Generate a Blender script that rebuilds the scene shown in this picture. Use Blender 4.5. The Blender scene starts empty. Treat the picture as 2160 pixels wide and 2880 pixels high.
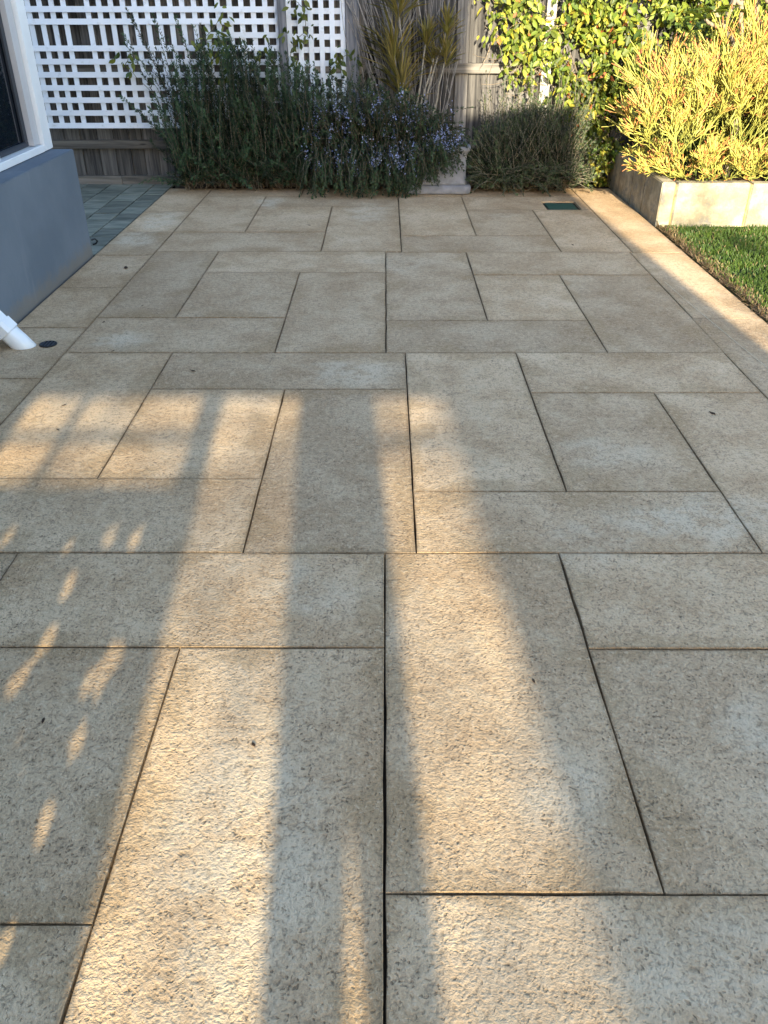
import bpy, math, random
import numpy as np
from mathutils import Vector

R = math.radians
rnd = random.Random(7)
rng = np.random.default_rng(11)
scene = bpy.context.scene
COL = scene.collection

# ------------------------------------------------------------------ camera
cam_data = bpy.data.cameras.new('camera')
cam = bpy.data.objects.new('camera', cam_data)
COL.objects.link(cam)
cam.location = (0, 0, 1.4)
cam.rotation_mode = 'XYZ'
cam.rotation_euler = (R(90 - 32.28), R(0.0), R(0.07))
cam_data.sensor_fit = 'VERTICAL'
cam_data.sensor_height = 24
cam_data.lens = 24 * 2294 / 2880
cam_data.clip_start = 0.02
cam_data.clip_end = 500
scene.camera = cam

# ------------------------------------------------------------------ sky, sun, exposure
SUN_EL, SUN_SLIDE = 18.0, 0.06                 # elevation in degrees, sideways drift of the shadows per metre
T = math.tan(R(SUN_EL)) * math.sqrt(1 + SUN_SLIDE ** 2)
world = bpy.data.worlds.new('World')
scene.world = world
world.use_nodes = True
wn = world.node_tree.nodes
wl = world.node_tree.links
sky = wn.new('ShaderNodeTexSky')
sky.sky_type = 'NISHITA'
sky.sun_disc = False
sky.sun_elevation = R(SUN_EL)
sky.sun_rotation = math.pi - math.atan(SUN_SLIDE)
sky.ozone_density = 1.3
sky.air_density = 1.0
sky.dust_density = 0.8
bg = wn['Background']
bg.inputs['Strength'].default_value = 0.15
wl.new(sky.outputs[0], bg.inputs[0])
sun_data = bpy.data.lights.new('sun', 'SUN')
sun_data.energy = 4.4
sun_data.angle = R(0.5)
sun_data.color = (1.0, 0.90, 0.68)
sun = bpy.data.objects.new('sun', sun_data)
COL.objects.link(sun)
sun.rotation_euler = Vector((-SUN_SLIDE, 1, -T)).to_track_quat('-Z', 'Y').to_euler()
sun.location = (3, -20, 9)
scene.view_settings.view_transform = 'Standard'
scene.view_settings.look = 'None'
scene.view_settings.gamma = 1
scene.view_settings.exposure = 2.05
scene.view_settings.use_curve_mapping = False
scene.cycles.max_bounces = 5
scene.cycles.diffuse_bounces = 3
scene.cycles.transmission_bounces = 3


# ------------------------------------------------------------------ helpers
def tag(o, label=None, cat=None, group=None, kind=None):
    if label: o['label'] = label
    if cat: o['category'] = cat
    if group: o['group'] = group
    if kind: o['kind'] = kind
    return o


def empty(name, loc=(0, 0, 0), label=None, cat=None, group=None):
    o = bpy.data.objects.new(name, None)
    o.empty_display_size = 0.1
    COL.objects.link(o)
    o.location = loc
    return tag(o, label, cat, group)


def link(name, me, mat=None, parent=None, loc=None):
    o = bpy.data.objects.new(name, me)
    COL.objects.link(o)
    if mat is not None and len(me.materials) == 0: me.materials.append(mat)
    if parent is not None:
        o.parent = parent
        o.matrix_parent_inverse = parent.matrix_world.inverted() if False else o.matrix_parent_inverse
    if loc is not None: o.location = loc
    return o


class MB:
    """collects numpy vertices, faces of three or four corners and a colour per vertex"""
    def __init__(self): self.v, self.f, self.c, self.n = [], [], [], 0

    def add(self, v, f, c=None):
        v = np.asarray(v, float).reshape(-1, 3)
        self.v.append(v)
        self.f += [(np.asarray(f, int) + self.n)]
        if c is None: c = np.ones((len(v), 3))
        self.c.append(np.broadcast_to(np.asarray(c, float), (len(v), 3)))
        self.n += len(v)
        return self

    def box(self, x0, x1, y0, y1, z0, z1):
        v = [(x, y, z) for z in (z0, z1) for y in (y0, y1) for x in (x0, x1)]
        return self.add(v, [(0, 2, 3, 1), (4, 5, 7, 6), (0, 1, 5, 4), (2, 6, 7, 3), (0, 4, 6, 2), (1, 3, 7, 5)])

    def segs(self, P0, P1, r0, r1, n=5, c0=None, c1=None):
        P0, P1 = np.asarray(P0, float).reshape(-1, 3), np.asarray(P1, float).reshape(-1, 3)
        m = len(P0)
        if m == 0: return self
        d = P1 - P0
        d /= np.linalg.norm(d, axis=1)[:, None] + 1e-9
        ref = np.where(np.abs(d[:, 2:3]) > 0.8, np.array([[1., 0, 0]]), np.array([[0, 0, 1.]]))
        a = np.cross(d, ref); a /= np.linalg.norm(a, axis=1)[:, None] + 1e-9
        b = np.cross(d, a)
        t = np.arange(n) * 2 * np.pi / n
        ring = a[:, None] * np.cos(t)[None, :, None] + b[:, None] * np.sin(t)[None, :, None]
        r0 = np.broadcast_to(np.asarray(r0, float), (m,)); r1 = np.broadcast_to(np.asarray(r1, float), (m,))
        v = np.concatenate([P0[:, None] + ring * r0[:, None, None], P1[:, None] + ring * r1[:, None, None]], 1)
        i = np.arange(n)
        f = np.stack([i, (i + 1) % n, n + (i + 1) % n, n + i], 1)
        F = (f[None] + (np.arange(m) * 2 * n)[:, None, None]).reshape(-1, 4)
        c = None
        if c0 is not None:
            c0 = np.broadcast_to(np.asarray(c0, float), (m, 3))
            c1 = c0 if c1 is None else np.broadcast_to(np.asarray(c1, float), (m, 3))
            c = np.concatenate([np.repeat(c0[:, None], n, 1), np.repeat(c1[:, None], n, 1)], 1).reshape(-1, 3)
        return self.add(v.reshape(-1, 3), F, c)

    def tube(self, pts, rad, n=6, c=None):
        pts = np.asarray(pts, float)
        rad = np.broadcast_to(np.asarray(rad, float), (len(pts),))
        c0 = None if c is None else np.broadcast_to(np.asarray(c, float), (len(pts), 3))
        d = np.gradient(pts, axis=0); d /= np.linalg.norm(d, axis=1)[:, None] + 1e-9
        ref = np.array([1., 0, 0]) if abs(d[0, 2]) > 0.8 else np.array([0, 0, 1.])
        a = np.cross(d, ref); a /= np.linalg.norm(a, axis=1)[:, None] + 1e-9
        b = np.cross(d, a)
        t = np.arange(n) * 2 * np.pi / n
        v = pts[:, None] + rad[:, None, None] * (a[:, None] * np.cos(t)[None, :, None] + b[:, None] * np.sin(t)[None, :, None])
        i = np.arange(n)
        f = np.stack([i, (i + 1) % n, n + (i + 1) % n, n + i], 1)
        F = (f[None] + (np.arange(len(pts) - 1) * n)[:, None, None]).reshape(-1, 4)
        return self.add(v.reshape(-1, 3), F, None if c0 is None else np.repeat(c0, n, 0))

    def leaves(self, P, D, N, L, Wd, shape, faces, col, bend=0.0):
        """leaf template 'shape' rows (along 0..1, across -1..1, lift) set out at P along D with normal N"""
        P = np.asarray(P, float); m = len(P)
        D = D / (np.linalg.norm(D, axis=1)[:, None] + 1e-9)
        S = np.cross(D, N); S /= np.linalg.norm(S, axis=1)[:, None] + 1e-9
        Nn = np.cross(S, D)
        sh = np.asarray(shape, float); k = len(sh)
        L = np.broadcast_to(np.asarray(L, float), (m,))[:, None, None]
        Wd = np.broadcast_to(np.asarray(Wd, float), (m,))[:, None, None]
        v = (P[:, None] + D[:, None] * sh[None, :, 0:1] * L + S[:, None] * sh[None, :, 1:2] * Wd
             + Nn[:, None] * (sh[None, :, 2:3] * Wd - bend * L * sh[None, :, 0:1] ** 2))
        F = (np.asarray(faces)[None] + (np.arange(m) * k)[:, None, None]).reshape(-1, len(faces[0]))
        return self.add(v.reshape(-1, 3), F, np.repeat(np.broadcast_to(col, (m, 3)), k, 0))

    def build(self, name, mat, parent=None, smooth=False, loc=None, colour=False):
        v = np.concatenate(self.v)
        if loc is not None: v = v - np.asarray(loc)
        me = bpy.data.meshes.new(name)
        fl = [np.asarray(f).reshape(-1, np.asarray(f).shape[-1]) for f in self.f if len(f)]
        loops = np.concatenate([f.ravel() for f in fl])
        sizes = np.concatenate([np.full(len(f), f.shape[1]) for f in fl])
        me.vertices.add(len(v)); me.vertices.foreach_set('co', v.ravel().astype(np.float32))
        me.loops.add(len(loops)); me.loops.foreach_set('vertex_index', loops.astype(np.int32))
        me.polygons.add(len(sizes))
        me.polygons.foreach_set('loop_start', np.concatenate([[0], np.cumsum(sizes)[:-1]]).astype(np.int32))
        me.polygons.foreach_set('loop_total', sizes.astype(np.int32))
        if smooth: me.polygons.foreach_set('use_smooth', np.ones(len(sizes), bool))
        if colour:
            at = me.attributes.new('tint', 'FLOAT_COLOR', 'POINT')
            c = np.concatenate([np.concatenate(self.c), np.ones((len(v), 1))], 1)
            at.data.foreach_set('color', c.ravel().astype(np.float32))
        me.update(); me.validate()
        return link(name, me, mat, parent, loc)


def prism(name, pts2, axis, a0, a1, mat, parent=None, bevel=0.0, loc=None):
    """polygon pts2 pushed from a0 to a1 along an axis, with an optional bevel modifier"""
    n = len(pts2)
    def mk(p, a):
        return (a, p[0], p[1]) if axis == 'x' else (p[0], a, p[1]) if axis == 'y' else (p[0], p[1], a)
    v = [mk(p, a0) for p in pts2] + [mk(p, a1) for p in pts2]
    f = [tuple(range(n)), tuple(range(2 * n - 1, n - 1, -1))] + [(i, i + n, (i + 1) % n + n, (i + 1) % n) for i in range(n)]
    if loc is not None: v = [tuple(Vector(q) - Vector(loc)) for q in v]
    me = bpy.data.meshes.new(name)
    me.from_pydata(v, [], f)
    import bmesh
    bm = bmesh.new(); bm.from_mesh(me)
    bmesh.ops.recalc_face_normals(bm, faces=bm.faces)
    if bevel: bmesh.ops.bevel(bm, geom=list(bm.edges), offset=bevel, segments=2, affect='EDGES', clamp_overlap=True)
    bm.to_mesh(me); bm.free()
    return link(name, me, mat, parent, loc)


def bbox(name, x0, x1, y0, y1, z0, z1, mat, parent=None, bevel=0.0):
    return prism(name, [(x0, y0), (x1, y0), (x1, y1), (x0, y1)], 'z', z0, z1, mat, parent, bevel)


# ------------------------------------------------------------------ materials
class Mat:
    def __init__(self, name, rough=0.8, spec=0.3):
        self.m = bpy.data.materials.new(name); self.m.use_nodes = True
        self.t = self.m.node_tree; self.b = self.t.nodes['Principled BSDF']
        self.b.inputs['Roughness'].default_value = rough
        self.b.inputs['Specular IOR Level'].default_value = spec

    def n(self, kind, **kw):
        nd = self.t.nodes.new('ShaderNode' + kind)
        for k, v in kw.items(): setattr(nd, k, v)
        return nd

    def put(self, sock, v):
        if isinstance(v, bpy.types.NodeSocket): self.t.links.new(v, sock)
        elif isinstance(v, (tuple, list)) and len(v) == 3 and sock.type == 'RGBA': sock.default_value = (*v, 1)
        else: sock.default_value = v

    def noise(self, vec, scale, detail=3, rough=0.55, out=0, dist=0.0):
        nd = self.n('TexNoise'); self.put(nd.inputs['Vector'], vec)
        nd.inputs['Scale'].default_value = scale; nd.inputs['Detail'].default_value = detail
        nd.inputs['Roughness'].default_value = rough; nd.inputs['Distortion'].default_value = dist
        return nd.outputs[out]

    def vor(self, vec, scale, feature='F1', rand=1.0):
        nd = self.n('TexVoronoi', feature=feature); self.put(nd.inputs['Vector'], vec)
        nd.inputs['Scale'].default_value = scale; nd.inputs['Randomness'].default_value = rand
        return nd.outputs['Distance']

    def math(self, op, a, b=0.0, c=None, clamp=False):
        nd = self.n('Math', operation=op, use_clamp=clamp)
        self.put(nd.inputs[0], a); self.put(nd.inputs[1], b)
        if c is not None: self.put(nd.inputs[2], c)
        return nd.outputs[0]

    def ramp(self, fac, lo, hi, a=0.0, b=1.0):
        nd = self.n('MapRange', interpolation_type='SMOOTHSTEP')
        self.put(nd.inputs[0], fac)
        for i, x in zip((1, 2, 3, 4), (lo, hi, a, b)): nd.inputs[i].default_value = x
        return nd.outputs[0]

    def mix(self, fac, a, b, mode='MIX'):
        nd = self.n('Mix', data_type='RGBA', blend_type=mode)
        self.put(nd.inputs[0], fac); self.put(nd.inputs[6], a); self.put(nd.inputs[7], b)
        return nd.outputs[2]

    def vmath(self, op, a, b):
        nd = self.n('VectorMath', operation=op); self.put(nd.inputs[0], a); self.put(nd.inputs[1], b)
        return nd.outputs[0]

    def pos(self): return self.n('NewGeometry').outputs['Position']
    def obj(self): return self.n('TexCoord').outputs['Object']
    def rand(self): return self.n('ObjectInfo').outputs['Random']
    def attr(self, name, out='Fac'): return self.n('Attribute', attribute_name=name).outputs[out]

    def scaled(self, vec, s):
        nd = self.n('Mapping'); self.put(nd.inputs[0], vec); nd.inputs['Scale'].default_value = s
        return nd.outputs[0]

    def bump(self, h, strength, dist, prev=None):
        nd = self.n('Bump'); nd.inputs['Strength'].default_value = strength; nd.inputs['Distance'].default_value = dist
        self.put(nd.inputs['Height'], h)
        if prev is not None: self.put(nd.inputs['Normal'], prev)
        return nd.outputs[0]

    def done(self, col=None, normal=None, rough=None):
        if col is not None: self.put(self.b.inputs['Base Color'], col)
        if normal is not None: self.put(self.b.inputs['Normal'], normal)
        if rough is not None: self.put(self.b.inputs['Roughness'], rough)
        return self.m


def plain(name, c, rough=0.7, spec=0.3, var=0.15, scale=12, bump=0.0):
    k = Mat(name, rough, spec)
    p = k.pos()
    n1 = k.noise(p, scale, 4)
    col = k.mix(k.ramp(n1, 0.3, 0.7), tuple(x * (1 - var) for x in c), tuple(min(1, x * (1 + var)) for x in c))
    nb = k.bump(k.noise(p, scale * 8, 3), 0.5, bump) if bump else None
    return k.done(col, nb)


def foliage(name, rough=0.5, trans=0.35, spec=0.35):
    k = Mat(name, rough, spec)
    c = k.attr('tint', 'Color')
    k.put(k.b.inputs['Base Color'], c)
    tr = k.n('BsdfTranslucent'); k.put(tr.inputs[0], k.mix(1.0, c, (1.0, 0.95, 0.55), 'MULTIPLY'))
    mx = k.n('MixShader'); mx.inputs[0].default_value = trans
    k.t.links.new(k.b.outputs[0], mx.inputs[1]); k.t.links.new(tr.outputs[0], mx.inputs[2])
    k.t.links.new(mx.outputs[0], k.t.nodes['Material Output'].inputs[0])
    return k.m


def stone_material():
    k = Mat('limestone_concrete', 0.85, 0.25)
    p = k.pos()
    rn = k.rand()
    off = k.n('CombineXYZ'); k.put(off.inputs[0], k.math('MULTIPLY', rn, 31.0)); k.put(off.inputs[1], k.math('MULTIPLY', rn, 17.0))
    q = k.vmath('ADD', p, off.outputs[0])
    big = k.noise(q, 2.4, 4, 0.62)
    mid = k.noise(q, 10.0, 4, 0.7)
    relief = k.noise(q, 125.0, 3, 0.65)
    nd = k.n('TexNoise'); k.put(nd.inputs['Vector'], q); nd.inputs['Scale'].default_value = 46.0; nd.inputs['Detail'].default_value = 3
    swell = nd.outputs[0]
    qd = k.vmath('ADD', q, k.vmath('MULTIPLY', k.vmath('SUBTRACT', nd.outputs['Color'], (0.5, 0.5, 0.5)), (0.026, 0.022, 0.0)))
    hole = k.vor(qd, 100.0)
    col = k.mix(k.ramp(big, 0.30, 0.72), (0.46, 0.297, 0.16), (0.635, 0.45, 0.272))
    col = k.mix(k.math('MULTIPLY', k.ramp(mid, 0.46, 0.72), 0.45), col, (0.60, 0.455, 0.285))
    col = k.mix(k.math('MULTIPLY', k.ramp(mid, 0.28, 0.48, 1.0, 0.0), 0.40), col, (0.33, 0.225, 0.13))
    tone = k.n('MapRange'); k.put(tone.inputs[0], rn); tone.inputs[3].default_value = 0.84; tone.inputs[4].default_value = 1.12
    hs = k.n('HueSaturation'); k.put(hs.inputs['Value'], tone.outputs[0]); k.put(hs.inputs['Color'], col)
    col = hs.outputs[0]
    # brown stain creeping in from the joints, wobbling edge
    lo = k.obj()
    sx = k.n('SeparateXYZ'); k.put(sx.inputs[0], lo)
    dx = k.math('SUBTRACT', k.attr('half_x'), k.math('ABSOLUTE', sx.outputs[0]))
    dy = k.math('SUBTRACT', k.attr('half_y'), k.math('ABSOLUTE', sx.outputs[1]))
    edge = k.math('MINIMUM', dx, dy)
    nn = k.n('TexNoise'); k.put(nn.inputs['Vector'], q); nn.inputs['Scale'].default_value = 5.0; nn.inputs['Detail'].default_value = 3
    wob = k.math('MULTIPLY', k.ramp(nn.outputs[0], 0.38, 0.72), 0.17)
    stain = k.ramp(k.math('SUBTRACT', edge, wob), -0.07, 0.02, 1.0, 0.0)
    col = k.mix(k.math('MULTIPLY', stain, 0.5), col, (0.36, 0.225, 0.105))
    thin = k.ramp(edge, 0.001, 0.012, 1.0, 0.0)
    col = k.mix(k.math('MULTIPLY', thin, 0.45), col, (0.20, 0.13, 0.07))
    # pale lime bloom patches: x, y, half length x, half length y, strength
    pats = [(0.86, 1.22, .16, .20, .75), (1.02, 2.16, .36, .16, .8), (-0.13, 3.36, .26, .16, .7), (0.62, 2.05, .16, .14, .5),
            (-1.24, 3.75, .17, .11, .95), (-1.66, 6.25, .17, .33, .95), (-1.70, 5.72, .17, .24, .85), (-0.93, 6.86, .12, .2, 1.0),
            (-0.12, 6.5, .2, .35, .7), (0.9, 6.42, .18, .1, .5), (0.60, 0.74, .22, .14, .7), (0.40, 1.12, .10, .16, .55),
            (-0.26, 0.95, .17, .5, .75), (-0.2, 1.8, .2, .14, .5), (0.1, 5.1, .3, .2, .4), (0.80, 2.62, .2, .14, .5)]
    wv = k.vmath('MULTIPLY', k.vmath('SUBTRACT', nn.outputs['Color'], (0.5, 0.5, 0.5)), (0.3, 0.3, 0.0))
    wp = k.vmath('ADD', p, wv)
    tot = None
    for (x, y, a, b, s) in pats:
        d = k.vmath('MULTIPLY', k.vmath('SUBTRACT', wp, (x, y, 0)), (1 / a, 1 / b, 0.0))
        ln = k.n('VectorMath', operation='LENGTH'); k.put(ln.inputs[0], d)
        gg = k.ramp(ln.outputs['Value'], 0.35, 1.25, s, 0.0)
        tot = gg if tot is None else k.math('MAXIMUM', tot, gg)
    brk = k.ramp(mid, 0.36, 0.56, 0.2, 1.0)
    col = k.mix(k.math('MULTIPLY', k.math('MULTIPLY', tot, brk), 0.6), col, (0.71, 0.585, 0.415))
    # crumbly surface: relief shading painted in, hollows and pits darker, tufts lighter
    clus = k.ramp(mid, 0.34, 0.62, 1.0, 0.25)
    pit = k.math('MULTIPLY', k.ramp(hole, 0.14, 0.34, 1.0, 0.0), clus)
    body = k.math('ADD', k.math('MULTIPLY', relief, 0.6), k.math('MULTIPLY', swell, 0.4))
    col = k.mix(k.ramp(body, 0.37, 0.51, 0.55, 0.0), col, (0.19, 0.135, 0.082))
    col = k.mix(k.ramp(body, 0.52, 0.64, 0.0, 0.42), col, (0.72, 0.55, 0.365))
    col = k.mix(k.math('MULTIPLY', pit, 0.5), col, (0.06, 0.045, 0.03))
    h = k.math('SUBTRACT', k.math('ADD', k.math('MULTIPLY', relief, 0.55), k.math('MULTIPLY', swell, 0.5)), k.math('MULTIPLY', pit, 0.45))
    nb = k.bump(h, 0.9, 0.0085)
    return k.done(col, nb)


def wood_material(name, dark, light, axis='z', warm=0.0):
    k = Mat(name, 0.85, 0.15)
    o = k.obj(); rn = k.rand()
    off = k.n('CombineXYZ')
    for i, s in enumerate((13.0, 7.0, 29.0)): k.put(off.inputs[i], k.math('MULTIPLY', rn, s))
    q = k.vmath('ADD', o, off.outputs[0])
    sc = (34, 34, 1.6) if axis == 'z' else (1.6, 34, 34)
    g = k.noise(k.scaled(q, sc), 1.0, 5, 0.65, dist=0.6)
    g2 = k.noise(k.scaled(q, tuple(x * 0.22 for x in sc)), 1.0, 3, 0.5, dist=0.4)
    col = k.mix(k.ramp(g, 0.3, 0.7), dark, light)
    col = k.mix(k.math('MULTIPLY', k.ramp(g2, 0.45, 0.75), 0.6), col, tuple(x * 0.55 for x in dark))
    kn = k.vor(k.scaled(q, (9, 9, 2.4) if axis == 'z' else (2.4, 9, 9)), 1.0)
    col = k.mix(k.ramp(kn, 0.03, 0.11, 0.8, 0.0), col, tuple(x * 0.3 for x in dark))
    tone = k.n('MapRange'); k.put(tone.inputs[0], rn); tone.inputs[3].default_value = 0.5; tone.inputs[4].default_value = 1.45
    hs = k.n('HueSaturation'); k.put(hs.inputs['Value'], tone.outputs[0]); k.put(hs.inputs['Color'], col)
    return k.done(hs.outputs[0], k.bump(g, 0.6, 0.004))


def block_material():
    k = Mat('limestone_block', 0.85, 0.2)
    p = k.pos(); rn = k.rand()
    off = k.n('CombineXYZ'); k.put(off.inputs[0], k.math('MULTIPLY', rn, 9.0))
    q = k.vmath('ADD', p, off.outputs[0])
    a = k.noise(q, 7, 5, 0.65)
    col = k.mix(k.ramp(a, 0.35, 0.7), (0.23, 0.195, 0.13), (0.42, 0.36, 0.25))
    col = k.mix(k.math('MULTIPLY', k.ramp(k.noise(q, 11, 4, 0.7), 0.50, 0.66), 0.8), col, (0.16, 0.16, 0.15))
    nb = k.bump(k.noise(q, 26, 6, 0.7), 0.8, 0.014)
    return k.done(col, nb)


M = {}
M['stone'] = stone_material()
M['grout'] = plain('joint_dirt', (0.035, 0.026, 0.018), 0.95, 0.1, 0.3, 30)
M['earth'] = plain('earth', (0.05, 0.034, 0.022), 0.95, 0.1, 0.45, 25, 0.02)
M['turf'] = plain('turf_soil', (0.045, 0.05, 0.018), 0.95, 0.1, 0.4, 20, 0.01)
M['paling'] = wood_material('weathered_paling', (0.060, 0.056, 0.055), (0.215, 0.198, 0.18))
M['rail'] = wood_material('weathered_rail', (0.08, 0.072, 0.064), (0.22, 0.195, 0.165), 'x')
M['post'] = wood_material('grey_post', (0.10, 0.105, 0.12), (0.26, 0.26, 0.28))
M['block'] = block_material()
M['mortar'] = plain('yellow_mortar', (0.40, 0.29, 0.13), 0.9, 0.1, 0.25, 40, 0.004)
M['pot'] = plain('grey_cast_stone', (0.22, 0.22, 0.235), 0.8, 0.2, 0.18, 14, 0.003)
M['lid'] = plain('green_plastic', (0.035, 0.085, 0.06), 0.5, 0.4, 0.15, 20)
M['dark'] = plain('black_plastic', (0.012, 0.012, 0.013), 0.5, 0.4, 0.2, 30)
M['pvc'] = plain('white_pvc', (0.78, 0.78, 0.78), 0.35, 0.45, 0.03, 6)
M['dry'] = plain('dry_leaf', (0.06, 0.035, 0.02), 0.8, 0.2, 0.4, 90)
M['pale'] = plain('pale_saw_line', (0.58, 0.47, 0.32), 0.9, 0.1, 0.2, 60)
M['white_post'] = plain('white_painted_post', (0.48, 0.45, 0.40), 0.6, 0.3, 0.25, 20)


def white_slat():
    k = Mat('white_lattice_paint', 0.55, 0.3)
    p = k.pos()
    rn = k.rand()
    n1 = k.noise(k.vmath('ADD', p, (3.1, 0, 0)), 16, 4, 0.7)
    col = k.mix(k.math('MULTIPLY', k.ramp(n1, 0.56, 0.75), 0.5), (0.76, 0.80, 0.86), (0.42, 0.42, 0.42))
    tone = k.n('MapRange'); k.put(tone.inputs[0], rn); tone.inputs[3].default_value = 0.88; tone.inputs[4].default_value = 1.0
    hs = k.n('HueSaturation'); k.put(hs.inputs['Value'], tone.outputs[0]); k.put(hs.inputs['Color'], col)
    return k.done(hs.outputs[0], k.bump(k.noise(p, 120, 3), 0.2, 0.002))


def render_wall():
    k = Mat('blue_grey_render', 0.8, 0.2)
    p = k.pos()
    a = k.noise(p, 2.2, 4, 0.55); b = k.noise(k.scaled(p, (6, 6, 1.3)), 1.0, 4, 0.6)
    col = k.mix(k.ramp(a, 0.3, 0.7), (0.115, 0.138, 0.165), (0.148, 0.172, 0.20))
    col = k.mix(k.math('MULTIPLY', k.ramp(b, 0.58, 0.76), 0.3), col, (0.27, 0.28, 0.30))
    sz = k.n('SeparateXYZ'); k.put(sz.inputs[0], p)
    spl = k.math('MULTIPLY', k.ramp(k.math('ADD', sz.outputs[2], k.math('MULTIPLY', k.noise(p, 14, 4, 0.7), -0.16)), -0.06, 0.03, 1.0, 0.0), 0.55)
    col = k.mix(spl, col, (0.20, 0.16, 0.11))
    return k.done(col, k.bump(k.math('ADD', k.noise(p, 160, 3), k.noise(p, 22, 3)), 0.4, 0.003))


def paver_material():
    k = Mat('grey_green_paver', 0.65, 0.3)
    p = k.pos(); rn = k.rand()
    off = k.n('CombineXYZ'); k.put(off.inputs[0], k.math('MULTIPLY', rn, 21.0))
    q = k.vmath('ADD', p, off.outputs[0])
    col = k.mix(k.ramp(k.noise(k.scaled(q, (1.5, 6, 1)), 3.0, 4, 0.6), 0.3, 0.7), (0.10, 0.108, 0.080), (0.22, 0.215, 0.165))
    tone = k.n('MapRange'); k.put(tone.inputs[0], rn); tone.inputs[3].default_value = 0.75; tone.inputs[4].default_value = 1.3
    hs = k.n('HueSaturation'); k.put(hs.inputs['Value'], tone.outputs[0]); k.put(hs.inputs['Color'], col)
    return k.done(hs.outputs[0], k.bump(k.noise(q, 60, 3), 0.3, 0.003))


M['slat'] = white_slat()
M['render'] = render_wall()
M['paver'] = paver_material()
gl = Mat('dark_window_glass', 0.03, 0.6); M['glass'] = gl.done((0.006, 0.009, 0.014))
M['sash'] = plain('dark_sash', (0.03, 0.035, 0.045), 0.4, 0.4, 0.05, 5)
M['reveal'] = plain('grey_white_reveal', (0.50, 0.48, 0.48), 0.6, 0.3, 0.04, 5)
M['leaf'] = foliage('leaf')
M['needle'] = foliage('needle_leaf', 0.55, 0.15, 0.3)
M['fire'] = foliage('pencil_stem', 0.45, 0.12, 0.35)
M['petal'] = foliage('petal', 0.6, 0.4, 0.2)
k = Mat('bark', 0.85, 0.15); M['bark'] = k.done(k.mix(0.35, k.attr('tint', 'Color'), k.mix(k.ramp(k.noise(k.pos(), 60, 4), 0.3, 0.7), (0.05, 0.04, 0.03), (0.3, 0.26, 0.2))), k.bump(k.noise(k.pos(), 150, 3), 0.4, 0.003))

# ------------------------------------------------------------------ ground
g = MB().add([(-80, -80, -0.06), (80, -80, -0.06), (80, 80, -0.06), (-80, 80, -0.06)], [(0, 1, 2, 3)])
tag(g.build('ground', M['earth']), kind='structure')

# ------------------------------------------------------------------ patio of pinwheel slabs
patio = MB().box(-1.864, 1.944, -3.4, 7.46, -0.10, -0.018).build('patio', M['grout'])
tag(patio, kind='structure')
GAP = 0.0018


def outline(x0, x1, y0, y1, step=0.10):
    """rectangle outline with a slightly chipped edge"""
    out = []
    cs = [(x0, y0), (x1, y0), (x1, y1), (x0, y1)]
    for i in range(4):
        (ax, ay), (bx, by) = cs[i], cs[(i + 1) % 4]
        ln = math.hypot(bx - ax, by - ay); n = max(2, int(ln / step)); nx, ny = -(by - ay) / ln, (bx - ax) / ln
        for j in range(n):
            t = (j + (rnd.uniform(-0.25, 0.25) if j else 0)) / n
            o = abs(rnd.gauss(0, 0.0013)) if j else 0
            out.append((ax + (bx - ax) * t + nx * o, ay + (by - ay) * t + ny * o))
    return out


def slab(x0, x1, y0, y1, parent=patio, mat='stone', name='slab', top=0.0, notch=None, ch=0.0014, gap=GAP, step=0.10):
    x0 += gap; x1 -= gap; y0 += gap; y1 -= gap
    cx, cy = (x0 + x1) / 2, (y0 + y1) / 2
    if notch:
        a, b, d = notch
        pts = [(x0, y0), (a, y0), (a, d), (b, d), (b, y0), (x1, y0), (x1, y1), (x0, y1)]
    else:
        pts = outline(x0, x1, y0, y1, step)
    tz = top + rnd.uniform(-0.0015, 0.0015)
    n = len(pts)
    # chamfer: pull the top ring in towards the middle of each edge
    ins = []
    for i in range(n):
        p, a, b = Vector(pts[i]), Vector(pts[i - 1]), Vector(pts[(i + 1) % n])
        e1 = (p - a).normalized(); e2 = (b - p).normalized()
        nn = (Vector((-e1.y, e1.x)) + Vector((-e2.y, e2.x)))
        nn = nn / max(0.3, nn.length_squared) * 2
        ins.append(p + nn * ch)
    v = [(p[0] - cx, p[1] - cy, -0.05) for p in pts] + [(p[0] - cx, p[1] - cy, tz - ch * 0.8) for p in pts] + [(p.x - cx, p.y - cy, tz) for p in ins]
    f = [tuple(range(2 * n, 3 * n))]
    for r in range(2):
        f += [(r * n + i, r * n + (i + 1) % n, (r + 1) * n + (i + 1) % n, (r + 1) * n + i) for i in range(n)]
    me = bpy.data.meshes.new(name); me.from_pydata(v, [], f)
    for nm, val in (('half_x', (x1 - x0) / 2), ('half_y', (y1 - y0) / 2)):
        at = me.attributes.new(nm, 'FLOAT', 'POINT'); at.data.foreach_set('value', np.full(3 * n, val, np.float32))
    return link(name, me, M[mat], parent, (cx, cy, 0))


def pinwheel(x0, xa, xb, x1, yn, yb, yt, yf, notch=None):
    slab(x0, xa, yb, yf)                    # upright slab at the far left
    slab(xa, x1, yt, yf, notch=notch)       # lying slab at the far right
    slab(xa, xb, yb, yt)                    # middle
    slab(xb, x1, yn, yt)                    # upright slab at the near right
    slab(x0, xb, yn, yb)                    # lying slab at the near left


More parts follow.
